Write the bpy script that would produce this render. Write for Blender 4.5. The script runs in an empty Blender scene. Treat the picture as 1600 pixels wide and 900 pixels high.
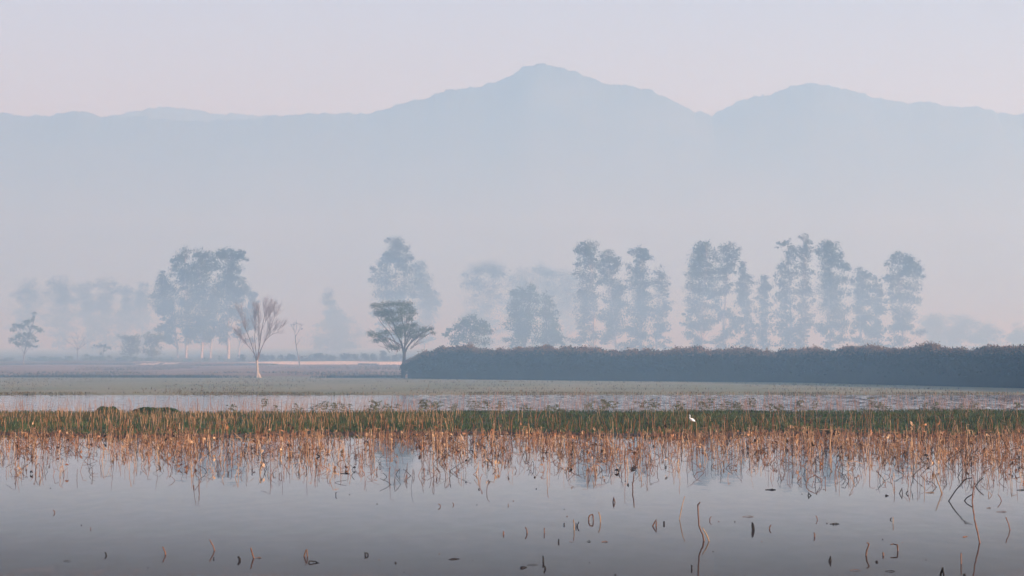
import bpy, math, random
import numpy as np
from mathutils import Vector, Euler

R = math.radians
sc = bpy.context.scene
col = sc.collection

# ------------------------------------------------------------------ camera
F = 4537.0            # focal length in photo pixels (1600 wide)
CAMH = 3.0
TILT = math.atan(85.0 / F)
cam = bpy.data.cameras.new('camera')
cam.sensor_width = 36.0
cam.lens = 36.0 * F / 1600.0
cam.clip_start = 0.5
cam.clip_end = 12000
camo = bpy.data.objects.new('camera', cam)
camo.location = (0, 0, CAMH)
camo.rotation_euler = (math.pi / 2 + TILT, 0, 0)
col.objects.link(camo)
sc.camera = camo

# ------------------------------------------------------------------ light
SUN_EL, SUN_AZ = R(13), R(112)       # azimuth clockwise from the view direction (+Y)
w = bpy.data.worlds.new('World')
sc.world = w
w.use_nodes = True
nt = w.node_tree
bg = nt.nodes['Background']
sky = nt.nodes.new('ShaderNodeTexSky')
sky.sky_type = 'NISHITA'
sky.sun_disc = False
sky.sun_elevation = SUN_EL
sky.sun_rotation = SUN_AZ
sky.altitude = 0
sky.air_density = 1.0
sky.dust_density = 1.0
sky.ozone_density = 3.0
tint = nt.nodes.new('ShaderNodeMix'); tint.data_type = 'RGBA'; tint.blend_type = 'MULTIPLY'; tint.inputs[0].default_value = 1
tint.inputs[7].default_value = (1.14, .83, .94, 1)
nt.links.new(sky.outputs[0], tint.inputs[6]); nt.links.new(tint.outputs[2], bg.inputs['Color'])
bg.inputs['Strength'].default_value = 0.135

sun = bpy.data.lights.new('sun', 'SUN')
sun.energy = 5.0
sun.angle = R(0.6)
sun.color = (1.0, 0.98, 0.93)
suno = bpy.data.objects.new('sun', sun)
d = Vector((math.sin(SUN_AZ) * math.cos(SUN_EL), math.cos(SUN_AZ) * math.cos(SUN_EL), math.sin(SUN_EL)))
suno.rotation_euler = d.to_track_quat('Z', 'Y').to_euler()
suno.location = (60, -40, 60)
col.objects.link(suno)

sc.view_settings.view_transform = 'Standard'
sc.view_settings.look = 'None'
sc.view_settings.exposure = 0.77
sc.view_settings.gamma = 1.0
sc.cycles.volume_bounces = 3
sc.cycles.max_bounces = 8
sc.cycles.diffuse_bounces = 3
sc.cycles.glossy_bounces = 3
sc.cycles.transparent_max_bounces = 8
sc.cycles.use_denoising = True
sc.cycles.use_adaptive_sampling = False

HAZE_D, MIST_D, FOG_D = 0.00050, 0.0025, 0.0029
HAZE_COL = (0.44, 0.73, 1.0)

# ------------------------------------------------------------------ helpers
rng = np.random.default_rng(7)
random.seed(7)
CT, ST = math.cos(TILT), math.sin(TILT)

def ray(px, py):
    x, y = (px - 800) / F, -(py - 450) / F
    return np.array([x, CT - y * ST, ST + y * CT])

def W(px, py, Y):
    r = ray(px, py); t = Y / r[1]
    return np.array([0, 0, CAMH]) + r * t

def G(px, py, z=0.0):
    r = ray(px, py); t = (z - CAMH) / r[2]
    return np.array([0, 0, CAMH]) + r * t

def principled(name, base, rough=0.8, spec=0.3):
    m = bpy.data.materials.new(name)
    m.use_nodes = True
    b = m.node_tree.nodes['Principled BSDF']
    b.inputs['Base Color'].default_value = (*base, 1)
    b.inputs['Roughness'].default_value = rough
    b.inputs['Specular IOR Level'].default_value = spec
    return m, m.node_tree, b

def two_tone(name, c1, c2, scale=1.0, rough=0.85, spec=0.2, detail=3, lo=.35, hi=.65, trans=0.0, coords='Object', stretch=(1, 1, 1)):
    m, t, b = principled(name, c1, rough, spec)
    tc = t.nodes.new('ShaderNodeTexCoord')
    mp = t.nodes.new('ShaderNodeMapping')
    mp.inputs['Scale'].default_value = stretch
    n = t.nodes.new('ShaderNodeTexNoise'); n.inputs['Scale'].default_value = scale; n.inputs['Detail'].default_value = detail
    r = t.nodes.new('ShaderNodeValToRGB')
    r.color_ramp.elements[0].position = lo; r.color_ramp.elements[0].color = (*c1, 1)
    r.color_ramp.elements[1].position = hi; r.color_ramp.elements[1].color = (*c2, 1)
    t.links.new(tc.outputs[coords], mp.inputs[0]); t.links.new(mp.outputs[0], n.inputs['Vector'])
    t.links.new(n.outputs[0], r.inputs[0]); t.links.new(r.outputs[0], b.inputs['Base Color'])
    if trans:
        tr = t.nodes.new('ShaderNodeBsdfTranslucent'); mx = t.nodes.new('ShaderNodeMixShader')
        out = t.nodes['Material Output']
        mx.inputs[0].default_value = trans
        t.links.new(r.outputs[0], tr.inputs[0])
        t.links.new(b.outputs[0], mx.inputs[1]); t.links.new(tr.outputs[0], mx.inputs[2])
        t.links.new(mx.outputs[0], out.inputs[0])
    return m

M = {
    'euc': two_tone('eucalyptus_leaves', (.045, .06, .035), (.10, .12, .07), .5, trans=.2),
    'leaf': two_tone('broad_leaves', (.04, .07, .025), (.09, .13, .045), .6, trans=.2),
    'acacia': two_tone('acacia_leaves', (.045, .07, .03), (.11, .13, .05), .7, trans=.2),
    'olive': two_tone('yellowish_leaves', (.09, .10, .035), (.16, .17, .06), .6, trans=.2),
    'dark': two_tone('scrub_leaves', (.008, .016, .014), (.022, .030, .022), .8, trans=.08),
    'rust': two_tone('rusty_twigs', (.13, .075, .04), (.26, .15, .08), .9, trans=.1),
    'core': two_tone('thicket_inside', (.010, .012, .009), (.022, .022, .015), 1.5),
    'pale_bark': two_tone('pale_bark', (.36, .30, .23), (.58, .48, .38), 1.2, stretch=(1, 1, .3)),
    'bark': two_tone('grey_bark', (.12, .10, .08), (.22, .18, .14), 2),
    'dbark': two_tone('dark_bark', (.05, .04, .03), (.10, .08, .06), 2),
    'straw': two_tone('straw_stalk', (.34, .175, .075), (.62, .38, .20), 1.7, .6, .35, coords='Object', lo=.3, hi=.7),
    'rusty': two_tone('rusty_stalk', (.20, .075, .025), (.38, .16, .06), 1.7, .6, .35, lo=.3, hi=.7),
    'brown': two_tone('brown_stalk', (.08, .035, .018), (.20, .09, .04), 1.7, .65, .35, lo=.3, hi=.7),
    'black': two_tone('wet_dark_stalk', (.010, .008, .006), (.028, .020, .014), 3, .7, .15),
    'wet_straw': two_tone('wet_straw_stalk', (.24, .13, .055), (.42, .25, .11), 9, .6, .3),
    'wet_rusty': two_tone('wet_rusty_stalk', (.12, .045, .018), (.26, .10, .035), 9, .6, .3),
    'pink': two_tone('thin_dry_stem', (.30, .17, .12), (.50, .33, .24), .8),
    'grass': two_tone('green_grass', (.026, .050, .016), (.058, .088, .030), .35, detail=5, trans=.15),
    'grass2': two_tone('olive_grass', (.060, .055, .020), (.15, .095, .035), .35, detail=5, trans=.15),
    'weed': two_tone('weed_leaf', (.10, .11, .06), (.18, .17, .10), 2, trans=.2),
    'white': principled('white_feathers', (.85, .84, .78), .7)[0],
    'beak': principled('yellow_beak', (.55, .35, .05), .5)[0],
    'legs': principled('dark_legs', (.03, .03, .03), .5)[0],
}

def set_props(o, label=None, cat=None, group=None, kind=None):
    if label: o['label'] = label
    if cat: o['category'] = cat
    if group: o['group'] = group
    if kind: o['kind'] = kind
    return o

class MB:
    def __init__(s):
        s.v = []; s.q = []; s.m = []; s.n = 0
    def quads(s, V, mat=0):
        """V: (N,4,3)"""
        N = len(V)
        if not N: return
        s.v.append(V.reshape(-1, 3)); s.q.append(np.arange(N * 4).reshape(N, 4) + s.n)
        s.m.append(np.full(N, mat) if np.isscalar(mat) else np.asarray(mat)); s.n += N * 4
    def tube(s, P, rad, sides=5, mat=0, flat=1.0):
        P = np.asarray(P, float); n = len(P)
        rad = np.full(n, rad) if np.isscalar(rad) else np.asarray(rad, float)
        T = np.gradient(P, axis=0); T /= np.linalg.norm(T, axis=1)[:, None] + 1e-9
        up = np.array([0.13, 0.97, 0.2])
        A = np.cross(T, up); A /= np.linalg.norm(A, axis=1)[:, None] + 1e-9
        B = np.cross(T, A)
        a = np.linspace(0, 2 * math.pi, sides, endpoint=False)
        ring = P[:, None, :] + rad[:, None, None] * (np.cos(a)[None, :, None] * A[:, None, :] + flat * np.sin(a)[None, :, None] * B[:, None, :])
        s.v.append(ring.reshape(-1, 3))
        i = np.arange(n - 1)[:, None] * sides; j = np.arange(sides)[None, :]; k = (j + 1) % sides
        q = np.stack([i + j, i + k, i + sides + k, i + sides + j], -1).reshape(-1, 4) + s.n
        e0 = [s.n + x for x in range(sides)]
        # end caps as quads (fan folded into quads/tris via degenerate-free split)
        s.q.append(q); s.m.append(np.full(len(q), mat)); s.n += n * sides
        if sides >= 4:
            for base in (0, (n - 1) * sides):
                for t in range(1, sides - 2, 2):
                    s.q.append(np.array([[s.n - n * sides + base + z for z in (0, t, t + 1, t + 2)]])); s.m.append(np.array([mat]))
                if sides % 2:
                    pass
    def build(s, name, mats, parent=None, smooth=False, origin=None):
        me = bpy.data.meshes.new(name)
        V = np.concatenate(s.v).astype(np.float32); Q = np.concatenate(s.q).astype(np.int32); MI = np.concatenate(s.m).astype(np.int32)
        if origin is not None: V = V - np.asarray(origin, np.float32)
        me.vertices.add(len(V)); me.vertices.foreach_set('co', V.ravel())
        me.loops.add(Q.size); me.loops.foreach_set('vertex_index', Q.ravel())
        me.polygons.add(len(Q)); me.polygons.foreach_set('loop_start', np.arange(len(Q), dtype=np.int32) * 4)
        me.polygons.foreach_set('material_index', MI)
        for m in (mats if isinstance(mats, (list, tuple)) else [mats]): me.materials.append(m)
        if smooth: me.polygons.foreach_set('use_smooth', np.ones(len(Q), bool))
        me.update(calc_edges=True); me.validate()
        o = bpy.data.objects.new(name, me); col.objects.link(o)
        if parent: o.parent = parent
        if origin is not None and not parent: o.location = origin
        return o

def empty(name, loc, label, cat, group=None):
    o = bpy.data.objects.new(name, None); col.objects.link(o)
    o.location = loc; o.empty_display_size = .3
    return set_props(o, label, cat, group)

def leaves(C, length, width, droop=0.0, jit=.35):
    """leaf quads centred at C, (N,3)"""
    N = len(C)
    a = rng.normal(size=(N, 3)); a[:, 2] -= droop * 2
    a /= np.linalg.norm(a, axis=1)[:, None]
    b = rng.normal(size=(N, 3)); b -= (b * a).sum(1)[:, None] * a; b /= np.linalg.norm(b, axis=1)[:, None]
    L = (length * (1 + jit * rng.normal(size=N)))[:, None] * .5
    Wd = (width * (1 + jit * rng.normal(size=N)))[:, None] * .5
    return np.stack([C - a * L, C + b * Wd - a * L * .1, C + a * L, C - b * Wd + a * L * .1], 1)

def sph(n):
    p = rng.normal(size=(n, 3)); return p / np.linalg.norm(p, axis=1)[:, None]

# ------------------------------------------------------------------ setting
def ridge_noise(x, seed, amp, f0, octs=5):
    r = np.random.default_rng(seed); out = np.zeros_like(x, dtype=float)
    for o in range(octs):
        for _ in range(2):
            out += amp / 2 ** o * np.sin(x * f0 * 2 ** o * r.uniform(.7, 1.4) + r.uniform(0, 6.28))
    return out

def sm(a, b, x):
    t = np.clip((x - a) / (b - a), 0, 1); return t * t * (3 - 2 * t)

def shore_near(x): return 94 + ridge_noise(x, 3, .9, .35, 3)
def shore_back(x): return 123.5 + ridge_noise(x, 4, .8, .25, 3) + .06 * (x + 0)
def shore_far(x): return 167 + ridge_noise(x, 5, .6, .09, 3)
def scarp(x): return 345 + ridge_noise(x, 6, 1.2, .12, 3)

def ground_z(x, y):
    x = np.asarray(x, float); y = np.asarray(y, float)
    z = np.full(np.broadcast(x, y).shape, -.45)
    a, b, c, s = shore_near(x), shore_back(x), shore_far(x), scarp(x)
    z = z + .50 * sm(a - .8, a + .3, y) - .45 * sm(b - .3, b + 1.5, y)
    z = z + .46 * sm(c - 2, c, y) + .08 * sm(c, 235, y)
    dx = ridge_noise(x, 8, .8, .07, 3)
    z = z + (.09 + .05 * np.sin(x * .21)) * sm(238 + dx, 239.5 + dx, y)
    z = z + .10 * sm(250, 330, y) + .33 * sm(s, s + 2.0, y)
    z = z + .03 * np.sin(x * .8 + y * .31) * np.sin(y * .53) * sm(240, 300, y)
    return z

def grid_mesh(name, X, Y, Z, mat, smooth=True):
    ny, nx = Z.shape
    V = np.stack([X, Y, Z], -1).reshape(-1, 3)
    i = np.arange(ny - 1)[:, None] * nx; j = np.arange(nx - 1)[None, :]
    Q = np.stack([i + j, i + j + 1, i + nx + j + 1, i + nx + j], -1).reshape(-1, 4)
    m = MB(); m.v = [V]; m.q = [Q]; m.m = [np.zeros(len(Q), int)]; m.n = len(V)
    return m.build(name, mat, smooth=smooth)

# ground material: field, ploughed soil, pale earth of the scarp, rough grass behind
gm, t, b = principled('ground_earth', (.1, .1, .06), .95, .1)
geo = t.nodes.new('ShaderNodeNewGeometry'); sep = t.nodes.new('ShaderNodeSeparateXYZ')
t.links.new(geo.outputs['Position'], sep.inputs[0])
def noise(scale, detail=4, stretch=(1, 1, 1)):
    mp = t.nodes.new('ShaderNodeMapping'); mp.inputs['Scale'].default_value = stretch
    n = t.nodes.new('ShaderNodeTexNoise'); n.inputs['Scale'].default_value = scale; n.inputs['Detail'].default_value = detail
    t.links.new(geo.outputs['Position'], mp.inputs[0]); t.links.new(mp.outputs[0], n.inputs['Vector']); return n.outputs[0]
def mathn(op, a, b_):
    n = t.nodes.new('ShaderNodeMath'); n.operation = op
    for k, v in enumerate((a, b_)):
        if isinstance(v, (int, float)): n.inputs[k].default_value = v
        else: t.links.new(v, n.inputs[k])
    return n.outputs[0]
def mixc(f, a, b_):
    n = t.nodes.new('ShaderNodeMix'); n.data_type = 'RGBA'
    t.links.new(f, n.inputs[0])
    for k, v in ((6, a), (7, b_)):
        if isinstance(v, tuple): n.inputs[k].default_value = (*v, 1)
        else: t.links.new(v, n.inputs[k])
    return n.outputs[2]
def step(v, lo, hi):
    n = t.nodes.new('ShaderNodeMapRange'); n.interpolation_type = 'SMOOTHSTEP'
    n.inputs[1].default_value = lo; n.inputs[2].default_value = hi
    t.links.new(v, n.inputs[0]); return n.outputs[0]
nA, nB, nC = noise(.12, 5, (1, .25, 1)), noise(1.2, 5), noise(.35, 4, (.35, .12, 1))
yw = mathn('ADD', sep.outputs[1], mathn('MULTIPLY', mathn('SUBTRACT', nA, .5), 14))
yw2 = mathn('ADD', sep.outputs[1], mathn('MULTIPLY', mathn('SUBTRACT', nA, .5), 3.0))
field = mixc(step(nC, .35, .65), (.20, .19, .11), (.28, .24, .15))
field = mixc(step(nB, .4, .7), field, (.23, .22, .13))
soil = mixc(step(nC, .35, .65), (.19, .10, .06), (.29, .17, .105))
soil = mixc(step(nB, .45, .75), soil, (.15, .125, .07))
px_ = mathn('MAXIMUM', step(mathn('ADD', sep.outputs[0], mathn('MULTIPLY', nC, 2)), -33, -30), mathn('MULTIPLY', step(sep.outputs[0], -46, -44), step(nB, .50, .56)))
pale = mixc(px_, (.15, .11, .08), (.80, .60, .44))
rough_g = mixc(step(nC, .4, .6), (.05, .055, .03), (.10, .10, .05))
mud = mixc(step(nB, .4, .6), (.05, .04, .03), (.09, .07, .05))
c = mixc(step(sep.outputs[1], 163, 168), mud, field)
c = mixc(step(yw2, 236, 238.5), c, soil)
c = mixc(step(sep.outputs[1], 344.2, 344.8), c, pale)
c = mixc(step(yw2, 352, 356), c, rough_g)
t.links.new(c, b.inputs['Base Color'])

xs = np.concatenate([-np.geomspace(1250, 60, 26)[:-1], np.linspace(-60, 60, 241), np.geomspace(60, 1250, 26)[1:]])
ys = np.unique(np.concatenate([np.linspace(-200, 90, 15), np.linspace(90, 132, 85), np.linspace(132, 164, 9), np.linspace(164, 172, 17),
     np.linspace(172, 234, 20), np.linspace(234, 244, 41), np.linspace(244, 340, 40), np.linspace(340, 352, 49), np.geomspace(352, 3200, 40)]))
X, Y = np.meshgrid(xs, ys)
set_props(grid_mesh('ground', X, Y, ground_z(X, Y), gm), 'flat field and muddy banks around the shallow water', kind='structure')

# water
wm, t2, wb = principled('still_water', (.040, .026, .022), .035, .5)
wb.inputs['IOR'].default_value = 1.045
tc = t2.nodes.new('ShaderNodeNewGeometry')
mp = t2.nodes.new('ShaderNodeMapping'); mp.inputs['Scale'].default_value = (1, .35, 1)
n1 = t2.nodes.new('ShaderNodeTexNoise'); n1.inputs['Scale'].default_value = 3.0; n1.inputs['Detail'].default_value = 3
t2.links.new(tc.outputs['Position'], mp.inputs[0]); t2.links.new(mp.outputs[0], n1.inputs['Vector'])
sp2 = t2.nodes.new('ShaderNodeSeparateXYZ'); t2.links.new(tc.outputs['Position'], sp2.inputs[0])
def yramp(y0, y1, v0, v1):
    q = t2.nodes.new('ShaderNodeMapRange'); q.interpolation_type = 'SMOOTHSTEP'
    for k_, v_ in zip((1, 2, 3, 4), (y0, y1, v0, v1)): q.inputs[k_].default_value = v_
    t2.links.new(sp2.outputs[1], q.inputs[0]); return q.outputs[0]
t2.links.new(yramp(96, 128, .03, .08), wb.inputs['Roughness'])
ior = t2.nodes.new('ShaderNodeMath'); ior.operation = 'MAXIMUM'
t2.links.new(yramp(34, 112, 1.019, 1.4), ior.inputs[0]); t2.links.new(yramp(100, 128, 1.0, 2.2), ior.inputs[1])  # near darkening and far brightness put into the reflectance, ramped by distance
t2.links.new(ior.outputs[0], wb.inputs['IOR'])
def vm(op, a_, b_):
    q = t2.nodes.new('ShaderNodeVectorMath'); q.operation = op
    for k_, v_ in enumerate((a_, b_)):
        if v_ is None: continue
        if isinstance(v_, tuple): q.inputs[k_].default_value = v_
        else: t2.links.new(v_, q.inputs[k_])
    return q.outputs[0]
cen = vm('SUBTRACT', n1.outputs['Color'], (.5, .5, .5))
sc_ = t2.nodes.new('ShaderNodeVectorMath'); sc_.operation = 'SCALE'
t2.links.new(vm('MULTIPLY', cen, (.6, 1, 0)), sc_.inputs[0]); t2.links.new(yramp(112, 126, .010, .50), sc_.inputs['Scale'])
nrm = vm('NORMALIZE', vm('ADD', sc_.outputs[0], (0, 0, 1)), None)
t2.links.new(nrm, wb.inputs['Normal'])
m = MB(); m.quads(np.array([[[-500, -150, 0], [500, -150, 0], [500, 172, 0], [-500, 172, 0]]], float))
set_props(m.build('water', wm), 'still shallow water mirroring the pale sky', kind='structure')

# mountains: silhouette read from the photo, built as ridges with depth
def mountain(name, prof, D, depth, seed, mat, label, xr=760):
    px = np.array([p[0] for p in prof], float); py = np.array([p[1] for p in prof], float)
    x = np.linspace(-xr, xr, 1500)
    pxx = 800 + x / D * F
    yy = np.interp(pxx, px, py)
    H = CAMH + D * (535 - yy) / F
    H = H + ridge_noise(x, seed, .8, .05, 6)
    jag = np.abs(np.random.default_rng(seed).normal(size=len(x))) * .6 + ridge_noise(x, seed + 2, .45, .35, 3)
    s = np.linspace(-1, 1.0, 61)
    Xg, Sg = np.meshgrid(x, s)
    prof_s = np.where(Sg < 0, (1 + Sg) ** 1.25, (1 - Sg) ** 1.1)
    spur = ridge_noise(Xg + Sg * 60, seed + 5, .05, .012, 4) * np.abs(Sg) * 2.0 * (1 - np.abs(Sg))
    Hp = np.pad(H, 120, mode='edge'); Hb = np.convolve(np.convolve(Hp, np.ones(121) / 121, 'same'), np.ones(61) / 61, 'same')[120:-120]
    wc = np.clip(1 - np.abs(Sg) * 3.2, 0, 1); wc = wc * wc * (3 - 2 * wc)
    Z = (H[None, :] * wc + Hb[None, :] * (1 - wc)) * np.clip(prof_s + spur * .9, 0, 1.0)
    Z = np.where(np.abs(Sg) < .02, H[None, :], Z)
    Z = Z + ridge_noise(Xg * 1.3 + Sg * 340, seed + 9, .5, .09, 4) * (1 - np.abs(Sg)) * .8
    Z = Z + jag[None, :] * np.clip(1 - np.abs(Sg) * 14, 0, 1)
    Yg = D + Sg * depth
    return set_props(grid_mesh(name, Xg, Yg, Z, mat), label, kind='structure')
prof = [(-700, 200), (-300, 188), (0, 181), (90, 180), (112, 175), (128, 174), (150, 178), (172, 181), (215, 186), (260, 186), (330, 190), (400, 186), (450, 180), (500, 177),
        (570, 178), (600, 172), (625, 163), (660, 155), (680, 147), (700, 141), (745, 136), (775, 128), (800, 118), (815, 107), (828, 101), (848, 100), (880, 106),
        (905, 117), (940, 129), (985, 133), (1010, 140), (1050, 158), (1085, 172), (1112, 180), (1130, 174), (1160, 155), (1200, 147), (1235, 137),
        (1275, 131), (1330, 140), (1370, 152), (1420, 163), (1450, 160), (1480, 166), (1530, 167), (1560, 175), (1600, 178), (1900, 195), (2300, 210)]
mm = two_tone('wooded_hillside', (.03, .045, .03), (.07, .08, .05), .03, detail=6)
MD = 2450
mountain('hills', prof, MD, 420, 21, mm, 'hazy wooded hills with a rounded middle peak', 900)
prof2 = [(-700, 260), (100, 200), (180, 180), (230, 170), (280, 168), (330, 175), (400, 182), (520, 200), (900, 260), (1500, 260), (2300, 270)]
mountain('far_hills', prof2, 3240, 120, 33, mm, 'fainter hill ridge farther behind on the left', 1100)

# ------------------------------------------------------------------ trees
def clump_leaves(lobes, D, dens, leaf, droop, yspread=1.0, fill=False):
    out = []
    k = D / F
    lobes = list(lobes)
    for a_, b_ in zip(lobes[:-1], lobes[1:]):       # bridge neighbouring clumps
        if fill and rng.random() < .8:
            sg = rng.choice([-1, 1]); lobes.append((a_[0] + sg * a_[2] * rng.uniform(.9, 1.5), a_[1] + a_[3] * rng.uniform(-.4, 1), a_[2] * .5, a_[3] * .42))
        if fill and abs(a_[0] - b_[0]) < 22: lobes.append(((a_[0] + b_[0]) / 2, (a_[1] + b_[1]) / 2, (a_[2] + b_[2]) * .36, (a_[3] + b_[3]) * .36))
    for (px, py, rx, ry) in lobes:
        c = W(px, py, D); c[1] += rng.normal() * rx * k * .8 * yspread
        Rx, Rz = (rx * k * fill, ry * k * 1.3) if fill else (rx * k * 1.12, ry * k * 1.08)
        n = max(3, int(dens * (42 if fill else 28) * (rx * ry / 80.0) ** .8))
        p = sph(n) * (rng.random(n) ** .5)[:, None]
        p = p * np.array([Rx, Rx, Rz]) + c
        mleaf = 11
        q = np.repeat(p, mleaf, 0) + rng.normal(size=(n * mleaf, 3)) * np.array([1, 1, .75]) * (.16 * (Rx + Rz) * .5 + .05) 
        out.append(leaves(q, leaf, leaf * .5, droop))
    return np.concatenate(out)

def curve(p0, p1, n=5, wob=.05, sag=0.0):
    p0, p1 = np.asarray(p0, float), np.asarray(p1, float)
    tt = np.linspace(0, 1, n)[:, None]
    L = np.linalg.norm(p1 - p0)
    P = p0 + (p1 - p0) * tt + rng.normal(size=(n, 3)) * wob * L * np.sin(tt * math.pi)
    P[:, 2] += sag * L * np.sin(tt[:, 0] * math.pi)
    return P

def tree(label, D, base, lobes, dens=1.0, leaf=.21, lm='euc', bark='pale_bark', group=None, name='eucalyptus_tree', cat='tree', r0=.16, droop=.5, lean=None):
    bx, by = base
    B = W(bx, by, D); B[2] = float(ground_z(B[0], D)) - .05
    root = empty(name, B, label, cat, group)
    if name in ('eucalyptus_tree', 'misty_tree'):     # irregular extra clumps inside the crown's spread
        base_l = list(lobes)
        for _ in range(9):
            i_ = rng.integers(1, len(base_l)); a_ = base_l[i_]; b_ = base_l[max(0, i_ - 1 - int(rng.integers(0, 2)))]
            q_ = rng.random(); base_l.append((a_[0] * q_ + b_[0] * (1 - q_) + rng.normal() * 6, a_[1] * q_ + b_[1] * (1 - q_) + abs(rng.normal()) * 5, rng.uniform(3.5, 8), rng.uniform(2.5, 5)))
        lobes = base_l
    if name != 'broadleaf_tree' and cat == 'tree' and name != 'sapling':        # sparser lower foliage
        yl = max(l[1] for l in lobes) - 12; lobes = list(lobes); mx = float(np.mean([l[0] for l in lobes]))
        sd = float(np.std([l[0] for l in lobes])) + 5; ye = 542 if bx > 700 or name == 'misty_tree' else 530
        while yl < ye:
            yl += rng.uniform(4, 7); lobes.append((mx * .6 + bx * .4 + rng.uniform(-1.5, 1.5) * sd, yl, rng.uniform(5, 10) * (1.4 if name == 'misty_tree' else 1), rng.uniform(3, 6)))
    tops = sorted(lobes, key=lambda l: l[1])
    tp = W(tops[0][0], tops[0][1] + tops[0][3] * .3, D)
    # trunk weighted through the lobes
    hs = np.linspace(0, 1, 9)
    P = []
    for h in hs:
        z = B[2] + (tp[2] - B[2]) * h
        if h < .35: x = B[0] + (tp[0] - B[0]) * h * .3
        else: x = B[0] + (tp[0] - B[0]) * (h * .3 + (h - .35) / .65 * (1 - .3 * h) ) if h < 1 else tp[0]
        P.append([x, D, z])
    P = np.array(P)
    P[:, 0] = B[0] + (tp[0] - B[0]) * sm(0.1, 1.0, hs)
    P[1:, :2] += rng.normal(size=(8, 2)) * (tp[2] - B[2]) * .006
    m = MB(); m.tube(P, r0 * (1 - .85 * hs) + .02, 7)
    for (px, py, rx, ry) in lobes:
        c = W(px, py, D)
        h = np.clip((c[2] - B[2]) / (tp[2] - B[2]) - rng.uniform(.1, .2), .12, .95)
        s = np.array([np.interp(h, hs, P[:, k]) for k in range(3)])
        m.tube(curve(s, c, 5, .05, .03), np.linspace(r0 * .32 * (1.1 - h) + .015, .012, 5), 4)
    m.build('trunk', M[bark], root, smooth=True, origin=B)
    c = MB(); c.quads(clump_leaves(lobes, D, dens, leaf, droop, 1.0, 1.75 if name == 'misty_tree' else 1.5))
    c.build('crown', M[lm], root, origin=B)
    return root

GL, GC, GR = 'eucalyptus trees in the left cluster', 'eucalyptus trees behind the thicket', 'eucalyptus trees at the right'
tree('pointed dark eucalyptus, leftmost and lowest of the left cluster', 425, (278, 562),
     [(255,430,4,8),(251,442,8,9),(262,452,9,11),(248,462,9,11),(266,468,11,13),(246,478,7,9),(258,482,9,9),(270,490,9,9),(258,510,9,4),(250,515,6,4),(272,507,6,7),(262,526,5,4)], 1.25, group=GL)
tree('eucalyptus with pale lower trunk second from left in the left cluster', 432, (291, 562),
     [(289,397,8,8),(279,407,9,7),(274,425,7,9),(292,422,7,11),(296,443,12,13),(300,466,12,13),(292,485,11,13),(290,503,10,10),(298,520,7,6)], 1.15, group=GL)
tree('full crowned eucalyptus in the middle of the left cluster', 428, (315, 562),
     [(312,397,9,7),(324,402,9,8),(310,417,11,11),(328,416,8,9),(316,438,12,12),(322,460,12,12),(318,482,12,11),(308,500,11,10),(322,512,8,10)], 1.2, group=GL)
tree('slender bare-legged eucalyptus between the two tall crowns of the left cluster', 436, (329, 562),
     [(338,455,6,9),(333,472,7,10),(334,490,8,9),(330,506,9,8),(326,522,6,5)], 1.0, group=GL, r0=.12)
tree('tallest eucalyptus of the left cluster with a bright sunlit trunk', 422, (357, 564),
     [(352,392,10,6),(342,399,7,6),(362,397,8,6),(379,403,6,5),(374,394,5,5),(355,414,11,11),(369,420,8,9),(350,438,11,12),(368,441,9,11),(356,463,11,12),(372,462,9,11),(384,452,7,8),(358,488,11,11),(374,486,9,9),(352,510,7,9)], 1.2, group=GL, r0=.2)
tree('low leaning eucalyptus behind the bare tree, at the right end of the left cluster', 440, (374, 563),
     [(391,457,6,8),(394,471,6,8),(388,485,7,9),(390,503,7,8),(380,516,6,6)], 1.0, group=GL, r0=.12)
tree('tall eucalyptus with a domed top rising behind the acacia', 500, (618, 558),
     [(620,377,9,7),(621,390,12,9),(612,399,8,8),(603,408,9,9),(627,406,9,10),(600,425,12,10),(637,403,6,7),(590,438,8,8),(610,443,10,9),(632,428,11,12),(596,458,12,11),(617,465,13,11),(636,452,11,13),(605,482,13,9),(628,485,12,9)], 1.6, group=GC)
tree('fainter lower eucalyptus just right of the domed one behind the acacia', 570, (664, 556),
     [(656,414,8,7),(654,427,11,9),(662,440,11,11),(657,456,13,11),(673,460,9,9),(664,476,15,11),(681,470,6,8),(670,492,14,9),(660,510,14,9)], 1.6, group=GC)
tree('thin ghostly tree standing left of the acacia in the mist', 640, (516, 556),
     [(514,457,6,5),(511,468,8,7),(519,478,8,7),(522,492,9,8),(524,508,11,9)], 1.7, group=GC, name='misty_tree')
tree('broad low tree in the mist beside the thin ghostly one', 650, (524, 556),
     [(530,500,16,10),(515,514,19,12),(540,516,18,12),(505,532,22,10),(545,534,18,10),(525,540,20,8)], 1.7, group=GC, name='misty_tree')
tree('small spreading tree peeping over the thicket just right of the acacia', 330, (733, 562),
     [(735,499,13,7),(722,509,9,7),(750,507,9,7),(735,519,18,7),(706,514,6,2.5),(699,524,6,2.5),(759,519,7,4),(715,527,9,5),(740,531,17,6),(712,536,9,4)], 1.0, .2, 'leaf', 'bark', name='broadleaf_tree', r0=.1, droop=.1)
tree('faint broad tree in the mist above the thicket, nearest the acacia', 640, (764, 554),
     [(745,424,12,11),(764,418,13,10),(779,425,10,11),(742,445,12,13),(768,445,17,14),(745,470,14,14),(775,470,16,14),(752,495,16,14)], 1.7, group=GC, name='misty_tree')
for (lab, bx, L) in (('very faint tree with a flat top behind the small green eucalyptus', 815, [(815,430,12,10),(806,448,12,14),(822,452,12,14),(815,478,16,14)]),
                     ('very faint tree with a small pointed top in the middle of the mist', 848, [(843,418,6,9),(850,430,15,10),(846,452,18,14),(856,478,18,15)]),
                     ('very faint round tree left of the tall pair over the thicket', 884, [(880,431,14,9),(893,440,9,10),(882,455,16,14),(886,480,16,15)])):
    tree(lab, 720, (bx, 553), L, 1.8, group=GC, name='misty_tree')
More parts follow.
